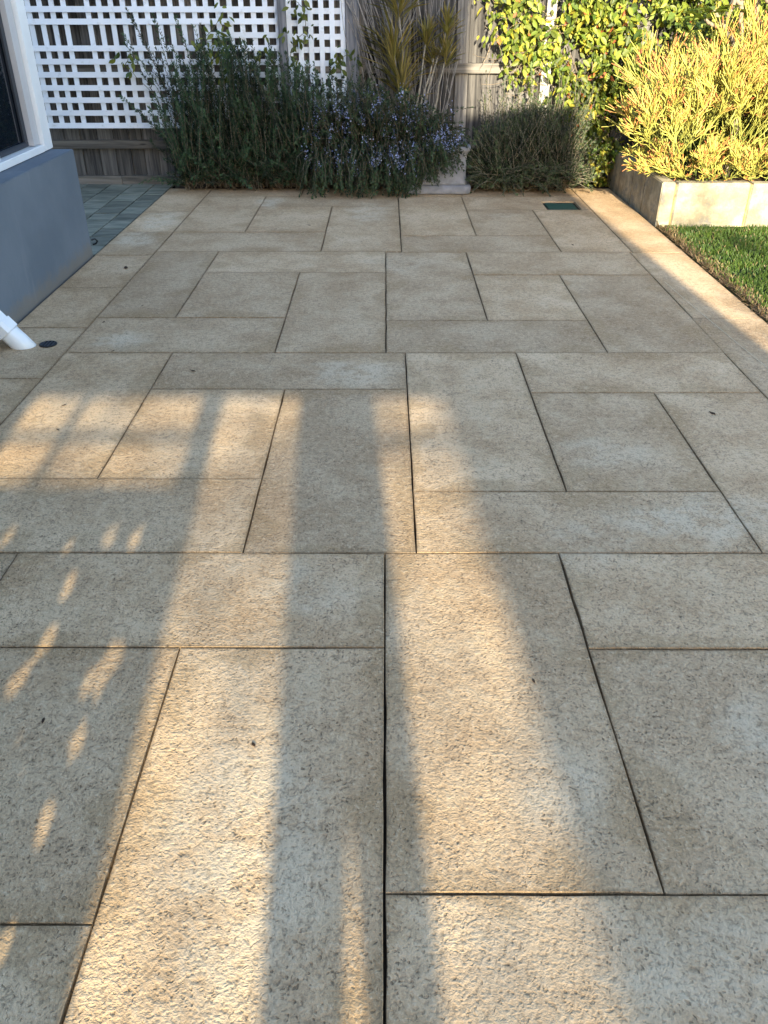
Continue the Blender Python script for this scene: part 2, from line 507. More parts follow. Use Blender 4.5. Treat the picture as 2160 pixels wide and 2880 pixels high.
pinwheel(-1.49, -0.986, -0.418, 0.108, 5.39, 5.905, 6.74, 7.12)
pinwheel(0.108, 0.632, 1.145, 1.605, 5.375, 5.80, 6.62, 7.11, notch=(1.262, 1.535, 6.93))
pinwheel(-1.49, -1.082, -0.513, 0.005, 3.605, 4.093, 4.912, 5.39)
pinwheel(0.005, 0.525, 1.037, 1.585, 3.605, 4.053, 4.86, 5.375)
pinwheel(-1.49, -0.99, -0.423, 0.094, 1.988, 2.43, 3.19, 3.605)
pinwheel(0.094, 0.608, 1.124, 1.576, 1.988, 2.345, 3.15, 3.605)
pinwheel(-1.49, -1.092, -0.521, 0.0, 0.39, 0.837, 1.57, 1.988)
pinwheel(0.0, 0.517, 1.03, 1.576, 0.46, 0.897, 1.567, 1.988)
pinwheel(-1.49, -0.99, -0.423, 0.06, -1.35, -0.9, -0.05, 0.39)
pinwheel(0.06, 0.608, 1.124, 1.576, -1.35, -0.9, 0.02, 0.46)
pinwheel(-1.49, -0.99, -0.423, 0.0, -3.38, -2.7, -1.85, -1.35)
pinwheel(0.0, 0.517, 1.03, 1.576, -3.38, -2.7, -1.85, -1.35)
yl = [7.45, 6.555, 5.905, 5.30, 4.606, 3.942, 3.30, 2.66, 2.0, 1.35, 0.7, 0.05, -0.6, -1.3, -2.0, -2.7, -3.38]
for a, b in zip(yl[1:], yl): slab(-1.86, -1.49, a, b)
yr = [7.45, 5.365, 4.087, 2.80, 1.55, 0.3, -0.95, -2.2, -3.38]
for i, (a, b) in enumerate(zip(yr[1:], yr)): slab(1.605 if b > 5.4 else (1.585 if b > 4.2 else 1.576), 1.94, a, b)
for a, b in ((-1.49, -0.70), (-0.70, 0.112), (0.112, 0.64), (0.64, 1.605)): slab(a, b, 7.12, 7.45)

# pale saw scratch along the right border
c = MB()
pp = [(1.622, 4.72), (1.640, 4.36), (1.662, 4.02), (1.684, 3.70), (1.706, 3.39), (1.73, 3.08), (1.76, 2.7)]
for (ax, ay), (bx, by) in zip(pp, pp[1:]):
    c.add([(ax - .0018, ay, .0025), (ax + .0018, ay, .0025), (bx + .0018, by, .0025), (bx - .0018, by, .0025)], [(0, 3, 2, 1)])
c.build('scratch_line', M['pale'], patio)

# ------------------------------------------------------------------ side path
path = MB().box(-4.6, -1.868, 5.32, 7.68, -0.10, -0.02).build('side_path', M['grout'])
tag(path, kind='structure')
xs = [-1.868, -2.04, -2.235, -2.43, -2.63, -2.83, -3.03, -3.23, -3.43]
yy = 5.33
row = 0
while yy < 7.66:
    y2 = min(yy + 0.236, 7.672)
    for a, b in zip(xs[1:], xs): slab(a, b, yy, y2, path, 'paver', 'paver', top=-0.006, gap=0.004, ch=0.003, step=0.3)
    yy = y2

# ------------------------------------------------------------------ lawn, soil
lawn = MB().box(1.95, 6.5, -3.4, 6.10, -0.09, -0.008).build('lawn', M['turf']); tag(lawn, kind='structure')
bed = MB().box(-1.80, 1.95, 7.46, 7.68, -0.09, -0.004).build('garden_bed', M['earth']); tag(bed, kind='structure')

mb = MB()
n = 52000
gx = rng.uniform(1.965, 4.1, n); gy = rng.uniform(3.0, 6.08, n)
keep = rng.random(n) < np.clip((gx - 1.955) / 0.10 + 0.1 * np.sin(gy * 17) + 0.10, 0.05, 1)
keep &= gx < 2.1 + (gy - 2.4) * 0.52
gx, gy = gx[keep], gy[keep]; n = len(gx)
clump = 0.5 + 0.5 * np.sin(gx * 9 + 2 * np.sin(gy * 7)) * np.sin(gy * 11 + gx * 3)
P = np.stack([gx, gy, np.full(n, -0.01)], 1)
D = np.stack([rng.normal(-0.1, .38, n), rng.normal(0, .38, n), np.ones(n)], 1)
N = np.stack([rng.normal(0, 1, n), rng.normal(-1, .6, n), np.full(n, .2)], 1)
t = rng.random((n, 1)) * 0.6 + clump[:, None] * 0.4
col = np.array([[.028, .066, .010]]) * (1 - t) + np.array([[.105, .165, .024]]) * t
dead = rng.random(n) < np.where(gx < 2.08, 0.35, 0.06); col[dead] = np.array([.26, .19, .09])
mb.leaves(P, D, N, rng.uniform(.022, .055, n) * (0.75 + 0.5 * clump), rng.uniform(.0014, .0026, n), [(0, -1, 0), (0, 1, 0), (.55, .8, 0), (.55, -.8, 0), (1, 0, 0)], [(0, 1, 2, 3)], col, 0.35)
# the blade tip as a triangle of its own
grass = mb.build('grass', M['leaf'], colour=True)
tag(grass, 'short green lawn grass beside the beige patio', 'grass', kind='stuff')
mb = MB()
n = 1500
gx = 1.95 + np.abs(rng.normal(0, .045, n)); gy = rng.uniform(3.2, 6.1, n)
P = np.stack([gx, gy, np.full(n, 0.0)], 1)
D = np.stack([rng.normal(0, 1, n), rng.normal(0, 1, n), rng.uniform(0.05, .6, n)], 1)
N = np.stack([rng.normal(0, .3, n), rng.normal(0, .3, n), np.ones(n)], 1)
t = rng.random((n, 1))
mb.leaves(P, D, N, rng.uniform(.02, .06, n), rng.uniform(.0015, .004, n), [(0, -1, 0), (0, 1, 0), (1, .4, 0), (1, -.4, 0)], [(0, 1, 2, 3)], np.array([[.05, .03, .018]]) * (1 - t) + np.array([[.24, .16, .085]]) * t)
lit = mb.build('lawn_edge_litter', M['leaf'], colour=True)
tag(lit, 'dry brown stalks and litter along the lawn edge', 'litter', kind='stuff')

# ------------------------------------------------------------------ back fence
FY = 7.70
fence = empty('paling_fence', (0, FY, 0), 'weathered grey timber paling fence across the back of the garden', 'fence')


def child_box(name, parent, x0, x1, y0, y1, z0, z1, mat, bevel=0.0):
    cx, cy, cz = (x0 + x1) / 2, (y0 + y1) / 2, (z0 + z1) / 2
    pl = parent.location
    o = prism(name, [(x0 - cx, y0 - cy), (x1 - cx, y0 - cy), (x1 - cx, y1 - cy), (x0 - cx, y1 - cy)], 'z', z0 - cz, z1 - cz, mat, parent, bevel)
    o.location = (cx - pl.x, cy - pl.y, cz - pl.z)
    return o


x = -4.6
while x < 5.2:
    w = rnd.uniform(0.095, 0.142)
    g_ = rnd.uniform(0.003, 0.012)
    dy = rnd.uniform(-0.0, 0.009)
    o = child_box('paling', fence, x, x + w, FY + dy, FY + dy + 0.014, 0.062, 1.82 + rnd.uniform(-.01, .01), M['paling'], 0.002)
    o.rotation_euler = (0, R(rnd.uniform(-.3, .3)), R(rnd.uniform(-1.6, 1.6)))
    child_box('paling', fence, x + w - 0.035, x + w + g_ + 0.035, FY + 0.028, FY + 0.042, 0.062, 1.80, M['paling'])
    x += w + g_
for z0, z1 in ((0.285, 0.352), (0.862, 0.934), (1.50, 1.57)):
    for a, b in ((-4.6, -0.80), (-0.795, 1.288), (1.37, 5.2)):
        child_box('rail', fence, a, b, FY - 0.038, FY - 0.002, z0, z1, M['rail'], 0.003)
for a, b in ((-4.6, -2.33), (-2.326, -0.80), (-0.795, 1.288), (1.37, 5.2)):
    child_box('plinth_board', fence, a, b, FY - 0.026, FY - 0.002, -0.06, 0.060, M['rail'], 0.002)
for a in (-0.86, -0.322):
    child_box('post', fence, a + 0.005, a + (0.066 if a < -0.5 else 0.115), FY - 0.13 if a < -.5 else FY - 0.09, FY - 0.042, -0.06, 1.86, M['post'], 0.004)
wp = tag(bbox('garden_post', 1.291, 1.366, FY - 0.075, FY - 0.001, -0.06, 1.86, M['white_post'], None, 0.004), 'white painted post rising behind the leafy vine', 'post')


# ------------------------------------------------------------------ lattice screens
def lattice(label, x0, x1, zs, xv, yb, hfront, zlo, ztop, short=None):
    o = empty('lattice_screen', ((x0 + x1) / 2, yb, zlo), label, 'lattice')
    yh, yv = (yb - 0.012, yb + 0.0002) if hfront else (yb + 0.0002, yb - 0.012)
    for z in zs:
        a, b = x0, x1
        if short and abs(z - short[0]) < .02: a = short[1]
        w = 0.0205
        s = child_box('slat', o, a, b, yh - 0.005, yh + 0.005, z - w, z + w, M['slat'])
        s.rotation_euler = (0, R(rnd.uniform(-.12, .12)), 0)
    for xx in xv:
        zt = ztop
        s = child_box('slat', o, xx - 0.020, xx + 0.020, yv - 0.005, yv + 0.005, zlo, zt, M['slat'])
        s.rotation_euler = (0, R(rnd.uniform(-.15, .15)), 0)
    return o


zs = [0.472, 0.569, 0.666, 0.757, 0.854, 0.948, 1.045, 1.138, 1.232, 1.316, 1.41, 1.505]
v1 = [-2.85 + 0.0945 * j for j in range(22) if j not in (4,)]
lattice('wide white lattice screen left of the grey post, one slat missing', -2.87, -0.868, zs, v1, FY - 0.048, True, 0.452, 1.53, (1.138, -1.42))
v2 = [-0.772 + 0.0862 * j for j in range(6)]
lattice('narrow white lattice screen right of the grey post, behind rosemary', -0.79, -0.322, [z - 0.012 for z in zs], v2, FY - 0.048, False, 0.44, 1.53)

# ------------------------------------------------------------------ house at the left
house = empty('house', (-1.876, 4.0, 0), 'blue grey rendered house wall with white framed window', 'house')
H0 = Vector(house.location)


def hp(name, x0, x1, y0, y1, z0, z1, mat, bevel=0.0, parent=house):
    o = bbox(name, x0, x1, y0, y1, z0, z1, mat, parent, bevel)
    o.location = -H0 if parent is house else (0, 0, 0)
    return o


hp('wall', -2.30, -1.876, -3.3, 5.312, -0.06, 0.626, M['render'], 0.004)
hp('upper_wall', -2.30, -2.02, -3.3, 5.31, 2.02, 2.75, M['render'], 0.004)
hp('return_wall', -6.0, -2.304, 5.06, 5.31, -0.06, 2.75, M['render'])
hp('pier', -2.30, -1.96, -3.3, 1.2, 0.63, 2.016, M['render'])
win = hp('window', -2.09, -2.0, 5.20, 5.328, 0.630, 2.01, M['pvc'], 0.004)
win['label'] = 'white window frame with dark glass above the low wall'
for nm, a in (('mullion', 4.52), ('mullion', 2.86), ('mullion', 1.22)):
    hp(nm, -2.085, -2.006, a, a + 0.06, 0.672, 1.98, M['pvc'], 0.003, win)
hp('jamb', -2.085, -2.022, 5.102, 5.196, 0.672, 1.98, M['reveal'], 0.002, win)
hp('bottom_rail', -2.085, -1.998, 1.22, 5.196, 0.6295, 0.668, M['pvc'], 0.004, win)
hp('head_rail', -2.085, -1.998, 1.22, 5.196, 1.982, 2.012, M['pvc'], 0.004, win)
for a, b in ((4.584, 5.098), (2.924, 4.516), (1.284, 2.856)):
    hp('pane', -2.074, -2.066, a, b, 0.672, 1.978, M['glass'], 0.0, win)
    hp('sash', -2.062, -2.050, b - 0.05, b - 0.002, 0.70, 1.976, M['sash'], 0.002, win)
    hp('sash', -2.062, -2.050, a + 0.002, b - 0.002, 0.672, 0.70, M['sash'], 0.002, win)
hp('latch', -2.046, -2.020, 4.588, 4.604, 0.66, 0.70, M['dark'], 0.002, win)

# small dark hose hook at the foot of the wall's corner
hk = MB()
hk.tube([(-1.872, 5.316, 0.09), (-1.85, 5.325, 0.095), (-1.838, 5.33, 0.08), (-1.85, 5.33, 0.065), (-1.87, 5.325, 0.06)], 0.006, 6)
hook = hk.build('hose_hook', M['dark'], None, True)
tag(hook, 'small dark hook sticking out at the house corner', 'hook')

# ------------------------------------------------------------------ downpipe and drain
dp = empty('downpipe', (-1.75, 3.69, 0), 'white square downpipe bending out to the patio drain', 'downpipe')


def loft(name, rings, mat, parent, smooth=False, cap=True):
    n = len(rings[0]); v = [p for r in rings for p in r]
    f = [(r * n + i, r * n + (i + 1) % n, (r + 1) * n + (i + 1) % n, (r + 1) * n + i) for r in range(len(rings) - 1) for i in range(n)]
    if cap: f += [tuple(range(n - 1, -1, -1)), tuple(range((len(rings) - 1) * n, len(rings) * n))]
    me = bpy.data.meshes.new(name); me.from_pydata(v, [], f)
    if smooth:
        for p in me.polygons: p.use_smooth = len(p.vertices) == 4
    return link(name, me, mat, parent)


def sq_ring(c, ax, hw, hd, n=16, sup=6.0, rot=0.0):
    """superellipse ring of half sizes hw and hd about c, square to the axis"""
    ax = Vector(ax).normalized(); u = Vector((0, 1, 0)); w = ax.cross(u).normalized()
    out = []
    for i in range(n):
        a = 2 * math.pi * i / n + math.pi / n; ca, sa = math.cos(a), math.sin(a)
        r = (abs(ca) ** sup + abs(sa) ** sup) ** (-1 / sup)
        out.append(tuple(Vector(c) + u * ca * r * hw + w * sa * r * hd))
    return out


# spigot enters the ground at x -1.715, pipe leans back towards the wall
ax = Vector((0.62, 0.0, -0.78))
base = Vector((0.035, 0, 0.0))
p1 = base - ax * 0.085
p2 = p1 - ax * 0.055
p3 = p2 - ax * 0.16
loft('spigot', [sq_ring(base + ax * 0.05, ax, .050, .046, 20, 2.0), sq_ring(base - ax * .03, ax, .050, .046, 20, 2.2), sq_ring(p1 + ax * .01, ax, .049, .037, 20, 3.5), sq_ring(p1, ax, .049, .036, 20, 6)], M['pvc'], dp, True)
loft('coupling', [sq_ring(p1, ax, .056, .042, 16, 9), sq_ring(p2, ax, .056, .042, 16, 9)], M['pvc'], dp)
loft('pipe', [sq_ring(p2 + ax * .01, ax, .050, .036, 16, 9), sq_ring(p3, ax, .050, .036, 16, 9), sq_ring(p3 + Vector((-.035, 0, .09)), (0.1, 0, -1), .050, .036, 16, 9), sq_ring(p3 + Vector((-.036, 0, 2.4)), (0, 0, -1), .050, .036, 16, 9)], M['pvc'], dp)

dr = empty('floor_drain', (-1.602, 3.705, 0.0), 'small round dark floor drain beside the white downpipe', 'drain')
rg = lambda r, z: [(r * math.cos(a * math.pi / 12), r * math.sin(a * math.pi / 12) * 1.0, z) for a in range(24)]
loft('ring', [rg(.041, .001), rg(.041, .006), rg(.035, .006), rg(.034, .002)], M['dark'], dr, True)
for j in range(4):
    y = -0.024 + j * 0.016; hw = math.sqrt(.034 ** 2 - y * y)
    o = bbox('bar', y - .003, y + .003, -hw, hw, 0.002, 0.0065, M['sash'], dr)

# ------------------------------------------------------------------ valve box
vb = empty('valve_box', (1.398, 6.765, 0), 'green irrigation valve box lid set in the patio', 'valve box')
o = bbox('rim', -.128, .128, -.155, .155, -.05, -.012, M['dark'], vb, .004)
o = bbox('lid', -.116, .108, -.150, .118, -.0115, -.003, M['lid'], vb, .003)
o = bbox('finger_hole', -.02, .02, .085, .10, -.0028, -.0022, M['dark'], vb)

# ------------------------------------------------------------------ raised planter of limestone blocks
planter = empty('raised_planter', (1.955, 6.10, 0), 'raised garden bed of cream limestone blocks at the lawn corner', 'planter')
PL = Vector(planter.location)


def rough_block(name, x0, x1, y0, y1, z0, z1, mat=None, face=None, amp=0.004):
    """block with a face cut into a grid and roughened"""
    import bmesh
    bm = bmesh.new()
    bmesh.ops.create_cube(bm, size=1)
    for v in bm.verts:
        v.co = Vector((x0 + (v.co.x + .5) * (x1 - x0), y0 + (v.co.y + .5) * (y1 - y0), z0 + (v.co.z + .5) * (z1 - z0)))
    bmesh.ops.bevel(bm, geom=list(bm.edges), offset=0.006, segments=2, affect='EDGES')
    for v in bm.verts: v.co += Vector((rnd.uniform(-1, 1), rnd.uniform(-1, 1), rnd.uniform(-1, 1))) * 0.0015
    me = bpy.data.meshes.new(name); bm.to_mesh(me); bm.free()
    o = link(name, me, mat or M['block'], planter)
    o.location = -PL
    return o


ZT = 0.292
rough_block('block', 1.957, 2.052, 6.10, 6.52, -.08, ZT + .003)
yb = [6.526, 6.86, 7.24, 7.66]
for a, b in zip(yb, yb[1:]): rough_block('block', 1.957, 2.07, a + .002, b - .003, -.08, ZT + rnd.uniform(-.004, .003))
xb = [2.066, 2.598, 3.13, 3.66, 4.2, 4.7]
for a, b in zip(xb, xb[1:]): rough_block('block', a, b - .016, 6.103 + rnd.uniform(-.002, .004), 6.21, -.08, ZT - .004 + rnd.uniform(-.004, .003))
for a in xb[:-1]: rough_block('mortar_joint', a - .0155, a - .0005, 6.106, 6.205, -.08, ZT - .009, M['mortar'])
o = MB().box(2.075, 4.8, 6.215, 7.66, -.08, ZT - .05).build('soil', M['earth'], planter); o.location = -PL


# ------------------------------------------------------------------ plants
def unit(a): return a / (np.linalg.norm(a, axis=-1, keepdims=True) + 1e-9)


def sweep(base, tip, sag, k=9, wob=0.01):
    """curved stem from base to tip; sag bows it sideways and downwards"""
    t = np.linspace(0, 1, k)[:, None]
    b, e = np.asarray(base, float), np.asarray(tip, float)
    p = b + (e - b) * t + np.asarray(sag, float) * (4 * t * (1 - t))
    p[1:-1] += rng.normal(0, wob, (k - 2, 3))
    return p


def needles_on(mb, pts, spacing, ln, wd, cols, start=0.15, ang=(35, 65), tipcol=None):
    d = np.linalg.norm(np.diff(pts, axis=0), axis=1); cum = np.concatenate([[0], np.cumsum(d)]); tot = cum[-1]
    n = max(4, int(tot * (1 - start) / spacing))
    s = rng.uniform(start * tot, tot, n)
    s = np.concatenate([s, np.full(5, tot)])
    n = len(s)
    P = np.stack([np.interp(s, cum, pts[:, i]) for i in range(3)], 1)
    g = unit(np.gradient(pts, axis=0))
    Tn = unit(np.stack([np.interp(s, cum, g[:, i]) for i in range(3)], 1))
    rv = rng.normal(0, 1, (n, 3)); rv -= Tn * (rv * Tn).sum(1, keepdims=True); rv = unit(rv)
    a = np.radians(rng.uniform(*ang, n)); a[-5:] *= 0.4
    D = Tn * np.cos(a)[:, None] + rv * np.sin(a)[:, None]
    t = rng.random((n, 1))
    c = cols[0] * (1 - t) + cols[1] * t
    if tipcol is not None:
        w = np.clip((s / tot - 0.6) / 0.4, 0, 1)[:, None] * 0.7
        c = c * (1 - w) + np.asarray(tipcol) * w
    N = np.cross(D, rng.normal(0, 1, (n, 3)))
    mb.leaves(P, D, N, ln * rng.uniform(.7, 1.25, n), wd, [(0, -.6, 0), (0, .6, 0), (.6, 1, .2), (1, 0, 0), (.6, -1, .2)], [(0, 1, 2, 4)], c, 0.1)
    # tips
    return P, D


NEEDLE = [(0, -.5, 0), (.5, -1, .0), (1, 0, 0), (.5, 1, .0)]


def needle_stem(mb, pts, spacing, ln, wd, c0, c1, start=0.12, ang=(30, 62), tip=None):
    d = np.linalg.norm(np.diff(pts, axis=0), axis=1); cum = np.concatenate([[0], np.cumsum(d)]); tot = cum[-1]
    n = max(6, int(tot * (1 - start) / spacing))
    s = rng.uniform(start * tot, tot, n); s[:6] = tot
    P = np.stack([np.interp(s, cum, pts[:, i]) for i in range(3)], 1)
    g = unit(np.gradient(pts, axis=0))
    Tn = unit(np.stack([np.interp(s, cum, g[:, i]) for i in range(3)], 1))
    rv = rng.normal(0, 1, (n, 3)); rv -= Tn * (rv * Tn).sum(1, keepdims=True); rv = unit(rv)
    a = np.radians(rng.uniform(*ang, n)); a[:6] *= 0.4
    D = Tn * np.cos(a)[:, None] + rv * np.sin(a)[:, None]
    t = rng.random((n, 1)); c = np.asarray(c0) * (1 - t) + np.asarray(c1) * t
    if tip is not None:
        w = np.clip((s / tot - 0.7) / 0.3, 0, 1)[:, None] * 0.6; c = c * (1 - w) + np.asarray(tip) * w
    mb.leaves(P, D, rng.normal(0, 1, (n, 3)), ln * rng.uniform(.7, 1.25, n), wd, NEEDLE, [(0, 1, 2, 3)], c, 0.12)
    return P


def rosemary(name_loc, label, stems, ln, wd, c0, c1, spacing, flowers=0.0, tip=None, start=0.12, woody=(.10, .075, .05), ang=(30, 62)):
    o = empty('rosemary_bush', name_loc, label, 'shrub')
    L0 = np.array(name_loc)
    st, fo, fl = MB(), MB(), MB()
    nf = 0
    for base, tp, sag, dens in stems:
        pts = sweep(base, tp, sag, 8, 0.008) - L0
        st.tube(pts, np.linspace(.0042, .0012, len(pts)), 4, np.array(woody))
        tn = U(.3, 1.5)
        P = needle_stem(fo, pts, spacing / dens, ln, wd, np.array(c0) * tn, np.array(c1) * tn, start, ang, None if tip is None else np.array(tip) * tn)
        if flowers and rng.random() < .42 * (.35 + .65 * (math.sin(tp[0] * 9 + 1) * math.sin(tp[2] * 11 + tp[0] * 4) > -.1)):
            m = rng.integers(8, 26)
            if len(P) < 20: continue
            # one flowering stretch of the stem
            s0 = rng.uniform(.4, .85)
            idx = int(s0 * (len(pts) - 1))
            Q = pts[idx] + rng.normal(0, 1, (m, 3)) * np.array([.012, .012, .028])
            D = rng.normal(0, 1, (m, 3)) + np.array([0, -.8, .1])
            t = rng.random((m, 1))
            cc = np.array([[.28, .34, .68]]) * (1 - t) + np.array([[.52, .57, .86]]) * t
            fl.leaves(Q, D, rng.normal(0, 1, (m, 3)), rng.uniform(.011, .018, m), .0062, [(0, -.3, 0), (.6, -1, .3), (1, 0, 0), (.6, 1, .3)], [(0, 1, 2, 3)], cc, .2)
            nf += m
    st.build('stem', M['bark'], o, colour=True)
    fo.build('foliage', M['needle'], o, colour=True)
    if nf: fl.build('flowers', M['petal'], o, colour=True)
    return o


U = rng.uniform
# left upright rosemary against the lattice
stems = []
def top_left(x):
    return np.interp(x, [-2.25, -1.9, -1.62, -1.45, -1.2, -0.95, -0.75, -0.55], [.50, .85, 1.02, 1.12, 1.16, 1.10, 1.02, .95])
for j in range(300):
    bx = U(-1.72, -0.55); by = U(7.32, 7.60)
    tx = bx + rng.normal(-.05, .13); tz = top_left(np.clip(tx, -2.2, -.55)) * (U(.22, 1.0) ** 0.75)
    stems.append(((bx, by, U(0, .08)), (tx, by - U(-.06, .14), tz), (rng.normal(0, .03), rng.normal(-.03, .03), 0), 1.0))
for j in range(150):    # low skirt leaning out
    bx = U(-1.72, -0.62); tx = bx + rng.normal(0, .12)
    stems.append(((bx, U(7.35, 7.5), U(0, .05)), (tx, U(7.16, 7.36), U(.06, .36)), (0, -.04, .04), 1.0))
for bx, tx, tz in ((-1.62, -2.02, 1.36), (-1.62, -2.14, .72), (-1.66, -1.95, .95), (-1.6, -1.86, 1.05), (-1.58, -1.78, 1.28), (-1.55, -1.70, 1.12), (-1.6, -2.05, 1.15), (-1.50, -1.62, 1.30), (-1.45, -1.50, 1.25), (-1.3, -1.28, 1.2), (-1.66, -1.98, .60), (-1.2, -1.12, 1.12), (-1.0, -.98, 1.08), (-.9, -.86, 1.02), (-.8, -.72, .98)):
    for q in range(2):
        stems.append(((bx, 7.45, .1), (tx + rng.normal(0, .03), 7.48 + rng.normal(0, .05), tz * U(.93, 1.0)), (.08 + rng.normal(0, .03), -.02, -.05), 0.62))
rosemary((-1.2, 7.45, 0), 'tall dark green upright rosemary against the wide lattice', stems, .029, .0040, (.011, .029, .016), (.042, .080, .036), .0036, tip=(.06, .11, .05), start=.18)

# flowering rosemary: mound that trails over the pot and the patio edge
stems = []
for j in range(460):
    bx = U(-.66, .55); by = U(7.3, 7.55); zb = U(.15, .36)
    ang_ = U(-1.2, 1.2); out = U(.08, .42)
    tx = np.clip(bx + math.sin(ang_) * out * .7, -.72, .74); ty = max(7.02, by - math.cos(ang_) * out)
    hmax = np.interp(tx, [-.7, -.4, -.1, .2, .45, .72], [.80, .88, .84, .78, .62, .42])
    tz = U(.02, hmax) if ty < 7.35 else U(.3, hmax)
    if tx > .30 and ty < 7.3: tz = max(tz, U(.17, .4))
    stems.append(((bx, by, zb), (tx, ty, max(.012, tz)), (0, -.06, U(.03, .16)), 1.0))
for j in range(150):   # trailing curtain in front
    bx = U(-.6, .28); tx = bx + rng.normal(0, .07)
    stems.append(((bx, U(7.2, 7.35), U(.2, .4)), (tx, U(6.98, 7.16), U(.01, .16)), (0, -.05, .10), 1.0))
for j in range(120):    # over the pot
    bx = U(.10, .52)
    stems.append(((bx, U(7.25, 7.4), U(.34, .42)), (bx + rng.normal(.03, .07), U(7.08, 7.17), U(.02 + .18 * max(0, bx - .2) / .3, .30)), (0, -.04, .07), 1.0))
for j in range(85):    # upright shoots
    bx = U(-.75, .30); stems.append(((bx, 7.48, .25), (bx + rng.normal(0, .09), 7.5, U(.55, 1.0 - max(0, bx + .2) * .6)), (0, 0, 0), .8))
for j in range(26):    # arching shoots to the right
    stems.append(((.15, 7.4, .3), (U(.35, .72), U(7.2, 7.45), U(.34, .64)), (0, 0, .06), .8))
rosemary((-.1, 7.35, 0), 'rosemary covered in pale blue flowers trailing over the patio edge', stems, .024, .0038, (.010, .025, .012), (.038, .070, .027), .0042, flowers=.9, tip=(.055, .09, .04), start=.10)

# right bush: greyer, feathery, partly in sun
stems = []
def top_right(x): return np.interp(x, [.68, .85, 1.0, 1.2, 1.45, 1.62, 1.75], [.44, .60, .60, .72, .66, .70, .45])
for j in range(480):
    bx = U(.85, 1.55); by = U(7.3, 7.55)
    tx = np.clip(bx + rng.normal(0, .20), .62, 1.80)
    tz = top_right(tx) * (U(.15, 1.0) ** .75)
    stems.append(((bx, by, U(0, .1)), (tx, by - U(-.1, .2), tz), (0, -.03, .0), 1.0))
for j in range(170):
    bx = U(.85, 1.5); tx = np.clip(bx + rng.normal(0, .20), .70, 1.72)
    stems.append(((bx, U(7.3, 7.45), U(0, .06)), (tx, U(7.08, 7.3), U(.015, .26)), (0, -.03, .06), 1.0))
for j in range(70):
    bx = U(.78, 1.62); stems.append(((bx, 7.45, .25), (bx + rng.normal(0, .07), 7.46, U(.58, .90)), (0, 0, 0), .5))
rosemary((1.2, 7.35, 0), 'feathery grey green rosemary bush beside the valve box lid', stems, .027, .0030, (.012, .026, .012), (.048, .074, .032), .0044, tip=(.10, .13, .06), start=.12, woody=(.2, .17, .12))

# dead twigs and leaf litter at the foot of the rosemary
mb = MB()
n = 380
P = np.stack([U(-1.6, 1.6, n), 7.45 + rng.normal(0, .05, n), U(.0, .02, n)], 1)
D = rng.normal(0, 1, (n, 3)) * np.array([1, 1, .25]); t = rng.random((n, 1))
mb.leaves(P, D, rng.normal(0, .4, (n, 3)) + np.array([0, 0, 1]), U(.015, .05, n), U(.002, .007, n), NEEDLE, [(0, 1, 2, 3)], np.array([[.10, .05, .03]]) * (1 - t) + np.array([[.28, .17, .10]]) * t, .3)
tag(mb.build('leaf_litter', M['leaf'], colour=True), 'brown dead leaf litter under the rosemary bushes', 'litter', kind='stuff')

# bare curved branch left of the tall rosemary
mb = MB()
mb.tube(sweep((-1.62, 7.5, .06), (-1.99, 7.52, .46), (-.06, -.02, .13), 12, .004), np.linspace(.008, .003, 12), 6, (.20, .16, .12))
mb.tube(sweep((-1.6, 7.48, .05), (-1.86, 7.5, .56), (.04, -.02, -.06), 12, .004), np.linspace(.007, .0025, 12), 6, (.20, .16, .12))
mb.tube(sweep((-1.74, 7.5, .32), (-1.93, 7.52, .5), (.0, -.02, -.03), 8, .004), np.linspace(.004, .002, 8), 6, (.20, .16, .12))
tag(mb.build('bare_branch', M['bark'], None, True, colour=True), 'bare curved grey branch below the wide lattice screen', 'branch')

# ------------------------------------------------------------------ pot
pot = empty('garden_pot', (.44, 7.45, 0), 'grey cast stone pot half hidden by flowering rosemary', 'pot')


def rr(hw, z, r, n=6, hd=None):
    hd = hd or hw; out = []
    for cx, cy, a0 in ((hw - r, hd - r, 0), (-hw + r, hd - r, 90), (-hw + r, -hd + r, 180), (hw - r, -hd + r, 270)):
        for j in range(n): a = R(a0 + 90 * j / (n - 1)); out.append((cx + r * math.cos(a), cy + r * math.sin(a), z))
    return out


loft('foot', [rr(.268, .004, .05), rr(.276, .015, .055), rr(.278, .055, .055), rr(.272, .068, .052), rr(.245, .074, .045)], M['pot'], pot, True)
loft('body', [rr(.243, .072, .045), rr(.236, .09, .045), rr(.232, .16, .045), rr(.236, .30, .045), rr(.25, .325, .05), rr(.262, .335, .05), rr(.262, .365, .05), rr(.235, .366, .05), rr(.228, .30, .045)], M['pot'], pot, True)
o = bbox('soil', -.22, .22, -.22, .22, .28, .30, M['earth'], pot)

